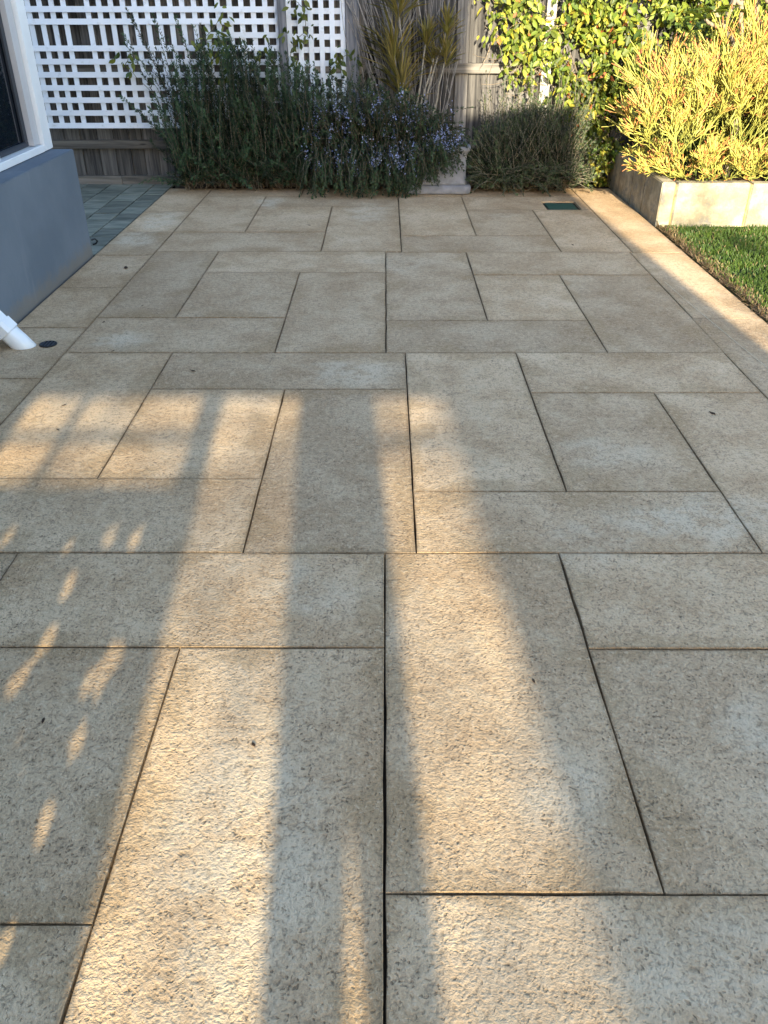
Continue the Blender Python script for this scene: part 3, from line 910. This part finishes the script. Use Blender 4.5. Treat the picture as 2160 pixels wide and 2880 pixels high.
# ------------------------------------------------------------------ spiky yellow dracaena with bare canes
dra = empty('dracaena', (.16, 7.56, 0), 'tall dracaena with grey canes and yellow striped spiky rosettes', 'plant')
L0 = np.array(dra.location)
st, lf = MB(), MB()
rosettes = [((.07, 7.50, 1.03), 1.25, .36), ((.14, 7.47, .80), 1.15, .32), ((.33, 7.50, 1.12), .85, .20), ((.49, 7.50, 1.20), .8, .19), ((.49, 7.49, 1.00), .8, .19), ((.14, 7.47, .60), .6, .13), ((.10, 7.5, 1.36), 1.0, .3), ((.39, 7.5, .98), .6, .16)]
for (c, dens, ln) in rosettes:
    c = np.array(c)
    pts = sweep((.16 + rng.normal(0, .03), 7.54, .05), c, (rng.normal(0, .03), -.02, 0), 10, .004) - L0
    st.tube(pts, np.linspace(.012, .007, 10), 6, (.30, .27, .22))
    n = int(62 * dens)
    h = U(-.14, .03, n) * ln / .3
    el = np.radians(U(22, 84, n)); az = U(0, 2 * np.pi, n)
    D = np.stack([np.cos(el) * np.cos(az), np.cos(el) * np.sin(az) * .8, np.sin(el)], 1)
    P = c - L0 + np.stack([np.zeros(n), np.zeros(n), h], 1)
    N = np.stack([np.zeros(n), np.zeros(n), np.ones(n)], 1) + rng.normal(0, .2, (n, 3))
    t = rng.random((n, 1))
    base = np.array([[.25, .23, .05]]) * (1 - t) + np.array([[.46, .36, .13]]) * t
    for side, cc in ((-.62, base * .62), (0, base * 1.05), (.62, base * .62)):
        lf.leaves(P + np.array([0, 0, .0002]) * (side == 0), D, N, ln * (0.75 + .25 * np.sin(el)) * U(.6, 1.0, n) if side == 99 else ln * .9, .0056, [(0, side - .3, 0), (.35, side * 1.3 - .42, .2), (.75, side - .3, .1), (1, side * .1, 0), (.75, side + .3, .1), (.35, side * 1.3 + .42, .2)], [(0, 1, 4, 5)] if False else [(0, 1, 2, 3, 4, 5)], cc, .2)
for j in range(62):       # long bare canes and dry straps fanning up
    bx = U(.02, .42); f_ = (bx - .2)
    tx = np.clip(.10 + f_ * 2.2 + rng.normal(0, .2), -.36, .66)
    pts = sweep((bx, 7.57 + U(-.03, .05), U(.05, .25)), (tx, 7.58 + U(-.05, .05), U(1.25, 1.75)), (rng.normal(.03, .04), 0, 0), 12, .006) - L0
    r = U(.003, .0085)
    g_ = U(.7, 1.25)
    st.tube(pts, np.linspace(r, r * .6, 12), 5, np.array((.31, .29, .28)) * g_)
    if rng.random() < .55:
        q = pts[rng.integers(4, 9)]
        e = q + np.array([rng.normal(0, .12), rng.normal(0, .03), U(.15, .4)])
        st.tube(sweep(q, e, (rng.normal(0, .02), 0, 0), 6, .004), np.linspace(r * .7, r * .4, 6), 5, np.array((.25, .235, .22)) * g_)
st.build('cane', M['bark'], dra, True, colour=True)
lf.build('leaves', M['leaf'], dra, colour=True)

# ------------------------------------------------------------------ leafy vine over the right part of the fence
vine = empty('leafy_vine', (2.0, 7.6, 0), 'sunlit yellow green vine with reddish leaves climbing the fence', 'vine')
L0 = np.array(vine.location)
LEAF = [(0, 0, 0), (.28, -.85, .22), (.62, -.9, .2), (1, 0, -.1), (.62, .9, .2), (.28, .85, .22), (.45, 0, -.12)]
LF = [(0, 1, 6), (1, 2, 6), (2, 3, 6), (3, 4, 6), (4, 5, 6), (5, 0, 6)]
LQ = [(0, 1, 2, 6), (6, 2, 3, 3), (6, 3, 4, 4), (0, 6, 4, 5)]


def leaf_patch(mb, P, size, cols, out=(-.1, -1, .15), spread=.55, w=.30):
    n = len(P)
    N = unit(np.asarray(out) + rng.normal(0, spread, (n, 3)))
    down = np.stack([rng.normal(0, .7, n), rng.normal(-.2, .3, n), np.full(n, -.7)], 1)
    D = unit(down - N * (down * N).sum(1, keepdims=True))
    L = size * U(.45, 1.3, n)
    mb.leaves(P, D, N, L, L * w, LEAF, LF, cols, .12)


def vine_left(z): return np.interp(z, [0, .05, .3, .45, .6, .8, .95, 1.15, 1.4], [1.66, 1.62, 1.60, 1.50, 1.34, .98, .94, .80, .76])
mb, tw = MB(), MB()
n = 18500
z = U(0.0, 1.55, n); x = U(.70, 4.2, n)
lim = vine_left(z) + rng.normal(0, .07, n) + .05 * np.sin(z * 21)
dens = np.clip((x - lim) / .42, 0.06, 1) ** .8
hole = np.sin(x * 6.3 + 1.1) * np.sin(z * 7.7 + x * 2.1) + .35 * np.sin(x * 17 + z * 13)
keep = (x > lim) & (rng.random(n) < dens * np.where(hole > .55, .22, 1.0))
keep &= ~((x > 1.22) & (x < 1.40) & (((z > .56) & (z < .95)) | (z > 1.22)) & (rng.random(n) < .9))
x, z = x[keep], z[keep]; n = len(x)
lump = .10 + .09 * np.sin(x * 5.1 + z * 3.3) + .07 * np.sin(z * 9.7 - x * 4)
y = 7.655 - np.abs(rng.normal(0, .06, n)) - np.clip(lump, 0, .3) * rng.random(n) * np.clip((x - .9) / .5, .3, 1.2)
P = np.stack([x, y, z], 1) - L0
t = rng.random((n, 1)); u_ = rng.random(n)
cols = np.array([[.07, .125, .018]]) * (1 - t) + np.array([[.30, .34, .045]]) * t
yl_ = u_ < .14; cols[yl_] = np.array([.40, .35, .045]) * U(.7, 1.15, (yl_.sum(), 1))
rd = u_ > .975; cols[rd] = np.array([.45, .14, .05]) * U(.6, 1.1, (rd.sum(), 1))
dk = (u_ > .14) & (u_ < .48); cols[dk] *= .55
leaf_patch(mb, P, .066, cols, (0, -1, .4), .55, .25)
mb.build('leaves', M['leaf'], vine, colour=True)
for j in range(190):
    zz = U(.02, 1.45); xx = vine_left(zz) + abs(rng.normal(0, .7)) + .02
    pts = sweep((xx, 7.64, zz), (xx + rng.normal(-.05, .16), 7.62 - U(0, .16), zz + rng.normal(.02, .16)), rng.normal(0, .02, 3), 8, .005) - L0
    tw.tube(pts, U(.0012, .0032), 4, np.array((.26, .19, .12)) * U(.6, 1.3))
for xx, tz in ((.80, 1.2), (1.0, .72), (1.9, .9), (2.2, 1.3), (1.7, .6)):
    tw.tube(sweep((1.85, 7.6, .02), (xx, 7.62, tz), (.12, 0, .1), 14, .01) - L0, np.linspace(.007, .002, 14), 5, (.25, .19, .13))
tag(tw.build('twig', M['bark'], vine, colour=True), kind='stuff')


# ------------------------------------------------------------------ climbing sprigs on the lattice
def sprig(label, spots, root, tint):
    o = empty('climbing_sprig', root, label, 'climber')
    L0 = np.array(root); mb, tw = MB(), MB()
    prev = np.array(root)
    for (c, rad, n) in spots:
        c = np.array(c)
        tw.tube(sweep(prev, c, (rng.normal(0, .02), -.01, rng.normal(0, .02)), 8, .004) - L0, np.linspace(.003, .0018, 8), 5, (.12, .13, .06))
        P = c + rng.normal(0, 1, (n, 3)) * np.array([rad, .025, rad * 1.1]) - L0
        t = rng.random((n, 1))
        cols = (np.array([[.05, .085, .02]]) * (1 - t) + np.array([[.17, .19, .035]]) * t) * tint
        leaf_patch(mb, P, .062, cols, (0, -1, .3), .6, .24)
        prev = c
    tw.build('stem', M['bark'], o, colour=True); mb.build('leaves', M['leaf'], o, colour=True)


sprig('small yellowish climbing sprig on the far left of the wide lattice', [((-2.12, 7.57, .93), .035, 11), ((-2.05, 7.57, 1.0), .03, 4)], (-1.75, 7.55, .62), 1.1)
sprig('yellow green climber sprawling over the middle of the wide lattice', [((-1.32, 7.55, .85), .05, 16), ((-1.37, 7.55, 1.02), .05, 20), ((-1.30, 7.55, 1.10), .05, 22), ((-1.46, 7.55, 1.13), .05, 12), ((-1.28, 7.55, 1.30), .035, 9)], (-1.2, 7.5, .4), 1.25)
sprig('leafy climber twig at the right end of the wide lattice', [((-.96, 7.55, 1.02), .035, 12), ((-1.06, 7.55, .96), .03, 7)], (-1.0, 7.5, .5), .9)
sprig('dark green climber rising along the narrow lattice', [((-.74, 7.54, .95), .035, 10), ((-.70, 7.54, 1.12), .045, 16), ((-.62, 7.54, 1.13), .04, 12), ((-.64, 7.54, 1.32), .04, 12), ((-.72, 7.54, 1.38), .04, 8)], (-.7, 7.5, .4), .8)
sprig('clump of green climber leaves at the narrow lattice edge', [((-.36, 7.54, .98), .045, 22), ((-.28, 7.54, 1.0), .03, 8)], (-.33, 7.5, .4), .9)

# ------------------------------------------------------------------ fire stick shrub
fire = empty('firestick_shrub', (2.55, 6.75, ZT - .05), 'bright yellow pencil stemmed shrub with orange tips in the planter', 'shrub')
L0 = np.array(fire.location)
A0, A1, AR, AC0, AC1 = [], [], [], [], []


def grow(p, d, ln, r, lev, maxlev):
    q = p + d * ln
    mid = p + d * ln * .5 + rng.normal(0, .004, 3)
    up = lev / maxlev
    g0 = np.array([.13, .19, .045]); g1 = np.array([.47, .43, .095]); tipc = np.array([.56, .18, .08])
    red = rng.random() < .32
    c0 = g0 * (1 - up) + g1 * up
    c1 = (tipc if red else g1 * 1.05) if lev == maxlev else c0 * .5 + g1 * .5
    A0.extend([p, mid]); A1.extend([mid, q]); AR.extend([(r, r * .95), (r * .95, r * .85)])
    cm = (c0 + c1) / 2
    AC0.extend([c0, cm]); AC1.extend([cm, c1])
    if lev >= maxlev: return
    k = int(rng.integers(2, 5)) if lev < maxlev - 1 else int(rng.integers(4, 7))
    for j in range(k):
        a = rng.normal(0, 1, 3); a -= d * a.dot(d); a /= np.linalg.norm(a) + 1e-9
        e = d * math.cos(R(30)) + a * math.sin(R(U(18, 40))) + np.array([0, 0, .22])
        e /= np.linalg.norm(e)
        grow(q, e, ln * U(.70, 1.0), r * .94, lev + 1, maxlev)


for j in range(74):
    bx = U(2.12, 3.6); by = U(6.27, 7.0)
    lean = np.array([(bx - 2.7) * .55 + rng.normal(0, .22), (by - 6.6) * .5 - .1 + rng.normal(0, .2), 1.0]); lean /= np.linalg.norm(lean)
    grow(np.array([bx, by, ZT - .06]), lean, U(.165, .285) * np.interp(bx, [2.1, 2.6, 3.3], [.85, 1.1, 1.2]), .0038, 0, 4)
for j in range(90):      # skirt spilling over the blocks
    bx = U(2.10, 3.2); by = U(6.24, 6.75) if bx > 2.2 else U(6.3, 7.2)
    lean = np.array([-.8 if bx < 2.3 else rng.normal(0, .5), -.7 if by < 6.4 else rng.normal(-.2, .3), U(.25, .7)]); lean /= np.linalg.norm(lean)
    grow(np.array([bx, by, ZT - .03]), lean, U(.07, .11), .0032, 1, 4)
A0, A1, AR = np.array(A0), np.array(A1), np.array(AR)
mb = MB().segs(A0 - L0, A1 - L0, AR[:, 0], AR[:, 1], 5, np.array(AC0), np.array(AC1))
mb.build('stem', M['fire'], fire, True, colour=True)

# ------------------------------------------------------------------ frangipani behind it
fr = empty('frangipani_tree', (2.60, 6.66, ZT - .05), 'small grey frangipani tree with stubby branches behind the yellow shrub', 'tree')
L0 = np.array(fr.location); tr, lf = MB(), MB()
g = (.25, .20, .14)
fork = np.array([2.53, 6.62, 1.10])
tr.tube(sweep(L0, fork, (.03, 0, 0), 10, .004) - L0, np.linspace(.032, .022, 10), 8, g)
ends = []
for e, r in (((2.34, 6.58, 1.24), .019), ((2.45, 6.62, 1.36), .018), ((2.58, 6.64, 1.40), .020), ((2.72, 6.66, 1.32), .018), ((2.66, 6.58, 1.20), .014)):
    tr.tube(sweep(fork - np.array([0, 0, .015]), e, (0, 0, -.025), 8, .004) - L0, np.linspace(r, r * .85, 8), 8, g)
    e = np.array(e)
    for dx, dz in ((-.09, .08), (.05, .18)):
        e2 = e + np.array([dx, rng.normal(0, .04), dz]); ends.append(e2)
        tr.tube(sweep(e, e2, (0, 0, -.01), 6, .003) - L0, np.linspace(r * .85, r * .75, 6), 8, g)
ends.append(np.array([2.20, 6.55, 1.27])); tr.tube(sweep((2.34, 6.58, 1.24), ends[-1], (0, 0, -.02), 6, .002) - L0, np.linspace(.016, .011, 6), 8, g)
for e in ends:
    n = 6
    az = U(0, 6.28, n); D = np.stack([np.cos(az), np.sin(az), U(-.15, .7, n)], 1)
    t = rng.random((n, 1)); cc = np.array([[.12, .20, .025]]) * (1 - t) + np.array([[.26, .30, .04]]) * t
    lf.leaves(np.repeat(e[None], n, 0) - L0, D, np.stack([np.zeros(n), np.zeros(n), np.ones(n)], 1), U(.13, .2, n), .028, LEAF, LF, cc, .25)
tr.build('trunk', M['bark'], fr, True, colour=True); lf.build('leaves', M['leaf'], fr, colour=True)

# ------------------------------------------------------------------ loose bits on the slabs
twig = MB()
pts = sweep((-.47, 7.30, .14), (-.31, 7.06, .012), (0, 0, .02), 10, .003)
L0 = np.array(pts[-1])
twig.tube(pts, np.linspace(.003, .0018, 10), 5, (.20, .15, .10))
o = twig.build('fallen_twig', M['bark'], None, True, colour=True)
ft = MB(); needle_stem(ft, pts, .004, .016, .002, (.03, .05, .03), (.08, .10, .06), .35)
ft.build('foliage', M['needle'], o, colour=True)
tag(o, 'loose rosemary twig hanging out over the patio edge', 'twig')

spots = [(-1.58, 5.0, .055, 'curled brown leaf on the left border below the house corner'), (-1.30, 4.28, .024, 'tiny dark leaf on the slab above the whitish patch'),
         (-1.43, 4.02, .022, 'tiny dark leaf at the left joint above the drain'), (-.85, 3.38, .040, 'dark leaf on the long slab just beyond the sunlit panes'),
         (-1.27, 3.62, .022, 'speck of dry leaf in the joint right of the drain'), (-1.30, 3.02, .024, 'dry leaf in the sunlit patch nearest the left border'),
         (-1.25, 2.80, .022, 'lower dry leaf in the left sunlit pane'), (-.55, 6.1, .034, 'small dark leaf on the far slab left of centre'),
         (-.78, 5.98, .028, 'flat dark leaf lying beside the far left slab joint'), (1.25, 5.55, .036, 'thin dark leaf on the far right slab near the border'),
         (1.30, 2.95, .034, 'dark leaf on the shaded slab at the right edge'), (-.29, 1.25, .015, 'tiny black leaf in the wide sunlit strip at the front'),
         (-.78, 1.32, .020, 'dark leaf bit among the leaf shaped light flecks'), (.36, 1.45, .016, 'small brown leaf in the right sunlit strip'), (.9, 1.02, .014, 'dark speck of leaf on the front right slab')]
for (x, y, s, lab) in spots:
    a = rnd.uniform(0, 6.28); k_ = rnd.uniform(.2, .45)
    v = []
    for (u, w, zz) in ((-1, 0, .004), (-.4, -k_, .006), (.4, -k_ * .9, .003), (1, 0, .006), (.4, k_ * .8, .008), (-.4, k_, .005)):
        v.append((u * math.cos(a) * s * .5 - w * math.sin(a) * s * .5, u * math.sin(a) * s * .5 + w * math.cos(a) * s * .5, zz * s * 15 + .0015))
    me = bpy.data.meshes.new('fallen_leaf'); me.from_pydata(v + [(p[0], p[1], p[2] - .001) for p in v], [], [tuple(range(6)), tuple(range(11, 5, -1))] + [(i, i + 6, (i + 1) % 6 + 6, (i + 1) % 6) for i in range(6)])
    o = link('fallen_leaf', me, M['dry'], None, (x, y, 0))
    tag(o, lab, 'leaf', 'dry leaves on the patio')

# ------------------------------------------------------------------ unseen light blockers added behind the camera: panels, leaf screen and tree
OY = -3.5
S = SUN_SLIDE * 3.5        # where a shadow line of the patio meets the blocker plane
TH = 0.10
hs_ = M['render']
rear = empty('shadow_blocker', (0, OY, 0), 'unseen wall panels added behind the camera to cast patio shadows', 'house')


def rp(name, pts, parent=rear, th=TH, y=0.0, mat=None):
    return prism(name, pts, 'y', y - th, y, mat or hs_, parent)


def rect(a, b, z0, z1): return [(a + S, z0), (b + S, z0), (b + S, z1), (a + S, z1)]


ZE = (3.5 + 3.19) * T          # underside of the upper blocker panel
ZM = (3.5 + 2.40) * T
rp('upper_blocker', rect(-7.5, 1.16, ZE, 6.6))  # added panel that keeps the far patio and fence in shadow
rp('side_blocker', rect(1.162, 2.01, -.06, 0.56 + 11.15 * T))  # added panel, its top set by the shadow line on the fence
D2 = 5.5
rp('far_blocker', [(.43 + SUN_SLIDE * (3.5 + D2), -.06), (1.20 + SUN_SLIDE * (3.5 + D2), -.06), (1.20 + SUN_SLIDE * (3.5 + D2), ZE + D2 * T), (.43 + SUN_SLIDE * (3.5 + D2), ZE + D2 * T)], y=-D2)  # added panel, set further back to soften the right strip's edge
rp('wall', rect(-7.5, -1.25, -.06, ZE - .001))  # added panel blocking sun left of the light patch
rp('post', rect(-.562, -.475, -.06, ZE - .001))  # added upright that casts the bar shadow in the patch
za, zb_ = (3.5 + 1.2) * T, (3.5 + .6) * T
rp('pier', [(-.16 + S, -.06), (-.028 + S, -.06), (-.022 + S, zb_), (-.002 + S, za), (.018 + S, zb_), (.030 + S, -.06), (.14 + S, -.06), (.14 + S, ZE - .001), (-.16 + S, ZE - .001)])  # added panel between the strips, slit cut for a thin light wedge
kg = Mat('mottled_sun_filter', 0.2, 0.3)  # filter added to dim and break up the near sun patches
gt = kg.n('BsdfTransparent'); kg.put(gt.inputs[0], kg.mix(kg.ramp(kg.noise(kg.pos(), 3.2, 4, 0.6), 0.3, 0.7), (0.46, 0.46, 0.46), (0.86, 0.86, 0.84)))
kg.t.links.new(gt.outputs[0], kg.t.nodes['Material Output'].inputs[0])
rp('sun_filter_sheet', rect(-1.245, .62, -.05, ZE + .06), y=-.16, th=.004, mat=kg.m)
zr = (3.5 + 2.78) * T
rp('rail', rect(-1.249, -.563, zr - .012, zr + .012), y=-.02, th=.03)  # added bar for the soft dim band in the left patch
rp('rail', rect(.141, .444, zr - .02, zr - .0), y=-.02, th=.03)  # added bar for the dim band in the right strip
rp('edge_blocker', rect(-1.249, -.563, ZM - .08, ZM), y=-.0, th=.05)  # added strip that gives the light patch its straight near edge
rp('mullion', rect(-1.06, -1.03, ZM, ZE - .001), y=-.02, th=.03)  # added bar shadowing the left patch

HY = -0.6  # leaf screen added only to throw light flecks on the patio
dapple_screen = empty('dapple_screen', (-.9, HY, 0), 'unseen leaf screen added behind the camera to dapple the patio', 'dapple_screen')
L0 = np.array(dapple_screen.location)
mb = MB()
n = 13000
x = U(-1.32, -.505, n) + SUN_SLIDE * .6; z = U(-.02, (.6 + 2.32) * T, n); yv = HY + U(0, .07, n)
P = np.stack([x, yv, z], 1)
N = unit(np.array([0, -1, .3]) + rng.normal(0, .35, (n, 3)))
dn = np.stack([rng.normal(0, .7, n), rng.normal(-.2, .3, n), np.full(n, -.7)], 1)
D = unit(dn - N * (dn * N).sum(1, keepdims=True)); L = .042 * U(.6, 1.2, n); Sd = np.cross(D, N)
# gaps in the leaves: patio position and half sizes of the light spot each one lets through
gaps = [(-.844, 2.09, .018, .056), (-.762, 2.064, .016, .071), (-1.156, 2.066, .013, .05), (-.949, 2.015, .016, .02), (-.886, 1.822, .012, .085), (-.87, 1.607, .015, .054), (-.884, 1.455, .016, .072), (-.679, 1.537, .016, .068), (-.702, 1.447, .038, .025), (-.682, 1.259, .014, .042), (-.813, 1.279, .008, .017), (-.765, 1.152, .02, .012), (-.68, 1.06, .015, .028), (-.663, .803, .013, .029)]
keep = np.ones(n, bool)
for pt in [P + D * L[:, None] * u + Sd * L[:, None] * w for u in (0, .25, .5, .75, 1) for w in (-.4, -.2, 0, .2, .4)]:
    gy_ = pt[:, 2] / T + pt[:, 1]; gx_ = pt[:, 0] - SUN_SLIDE * (gy_ - pt[:, 1])
    for (a, b, ha, hb) in gaps: keep &= ((gx_ - a) / (ha * .72)) ** 2 + ((gy_ - b) / (hb * .60)) ** 2 > 1
    keep &= (gx_ + SUN_SLIDE * gy_) < -.50
P, D, N, L = P[keep], D[keep], N[keep], L[keep]; n = len(P)
t = rng.random((n, 1))
mb.leaves(P - L0, D, N, L, L * .42, LEAF, LF, np.array([[.03, .07, .015]]) * (1 - t) + np.array([[.08, .13, .03]]) * t, .05)
mb.build('leaves', M['leaf'], dapple_screen, colour=True)
st = MB()
for j in range(9):
    xx = -1.2 + j * .075 + SUN_SLIDE * .6; st.tube(sweep((xx, HY + .05, -.02), (xx + .02, HY + .05, .6), (.01, 0, 0), 6, .005) - L0, .006, 5, (.1, .08, .06))
st.build('stem', M['bark'], dapple_screen, colour=True)

tree = empty('dapple_tree', (3.6, -9.2, 0), 'unseen leafy tree added behind the camera to shade the lawn', 'tree')
L0 = np.array(tree.location); mb, tr = MB(), MB()
cl = [(U(3.0, 5.6), -9 + rng.normal(0, .5), U(3.3, 5.25)) for j in range(34)]  # crown clusters added to mottle the sun on lawn and planter
for c in cl:
    n = 60; P = np.array(c) + rng.normal(0, 1, (n, 3)) * np.array([.22, .3, .16]) - L0
    t = rng.random((n, 1))
    leaf_patch(mb, P, .10, np.array([[.03, .07, .015]]) * (1 - t) + np.array([[.10, .15, .03]]) * t, (0, -.3, 1), .7, .35)
    tr.tube(sweep((3.7, -9.2, 2.8), c, (0, 0, .1), 8, .02) - L0, np.linspace(.03, .006, 8), 6, (.14, .11, .08))
tr.tube(sweep((3.6, -9.2, -.06), (3.7, -9.2, 2.85), (.08, 0, 0), 10, .01) - L0, np.linspace(.13, .08, 10), 10, (.14, .11, .08))
tr.build('trunk', M['bark'], tree, True, colour=True); mb.build('crown', M['leaf'], tree, colour=True)
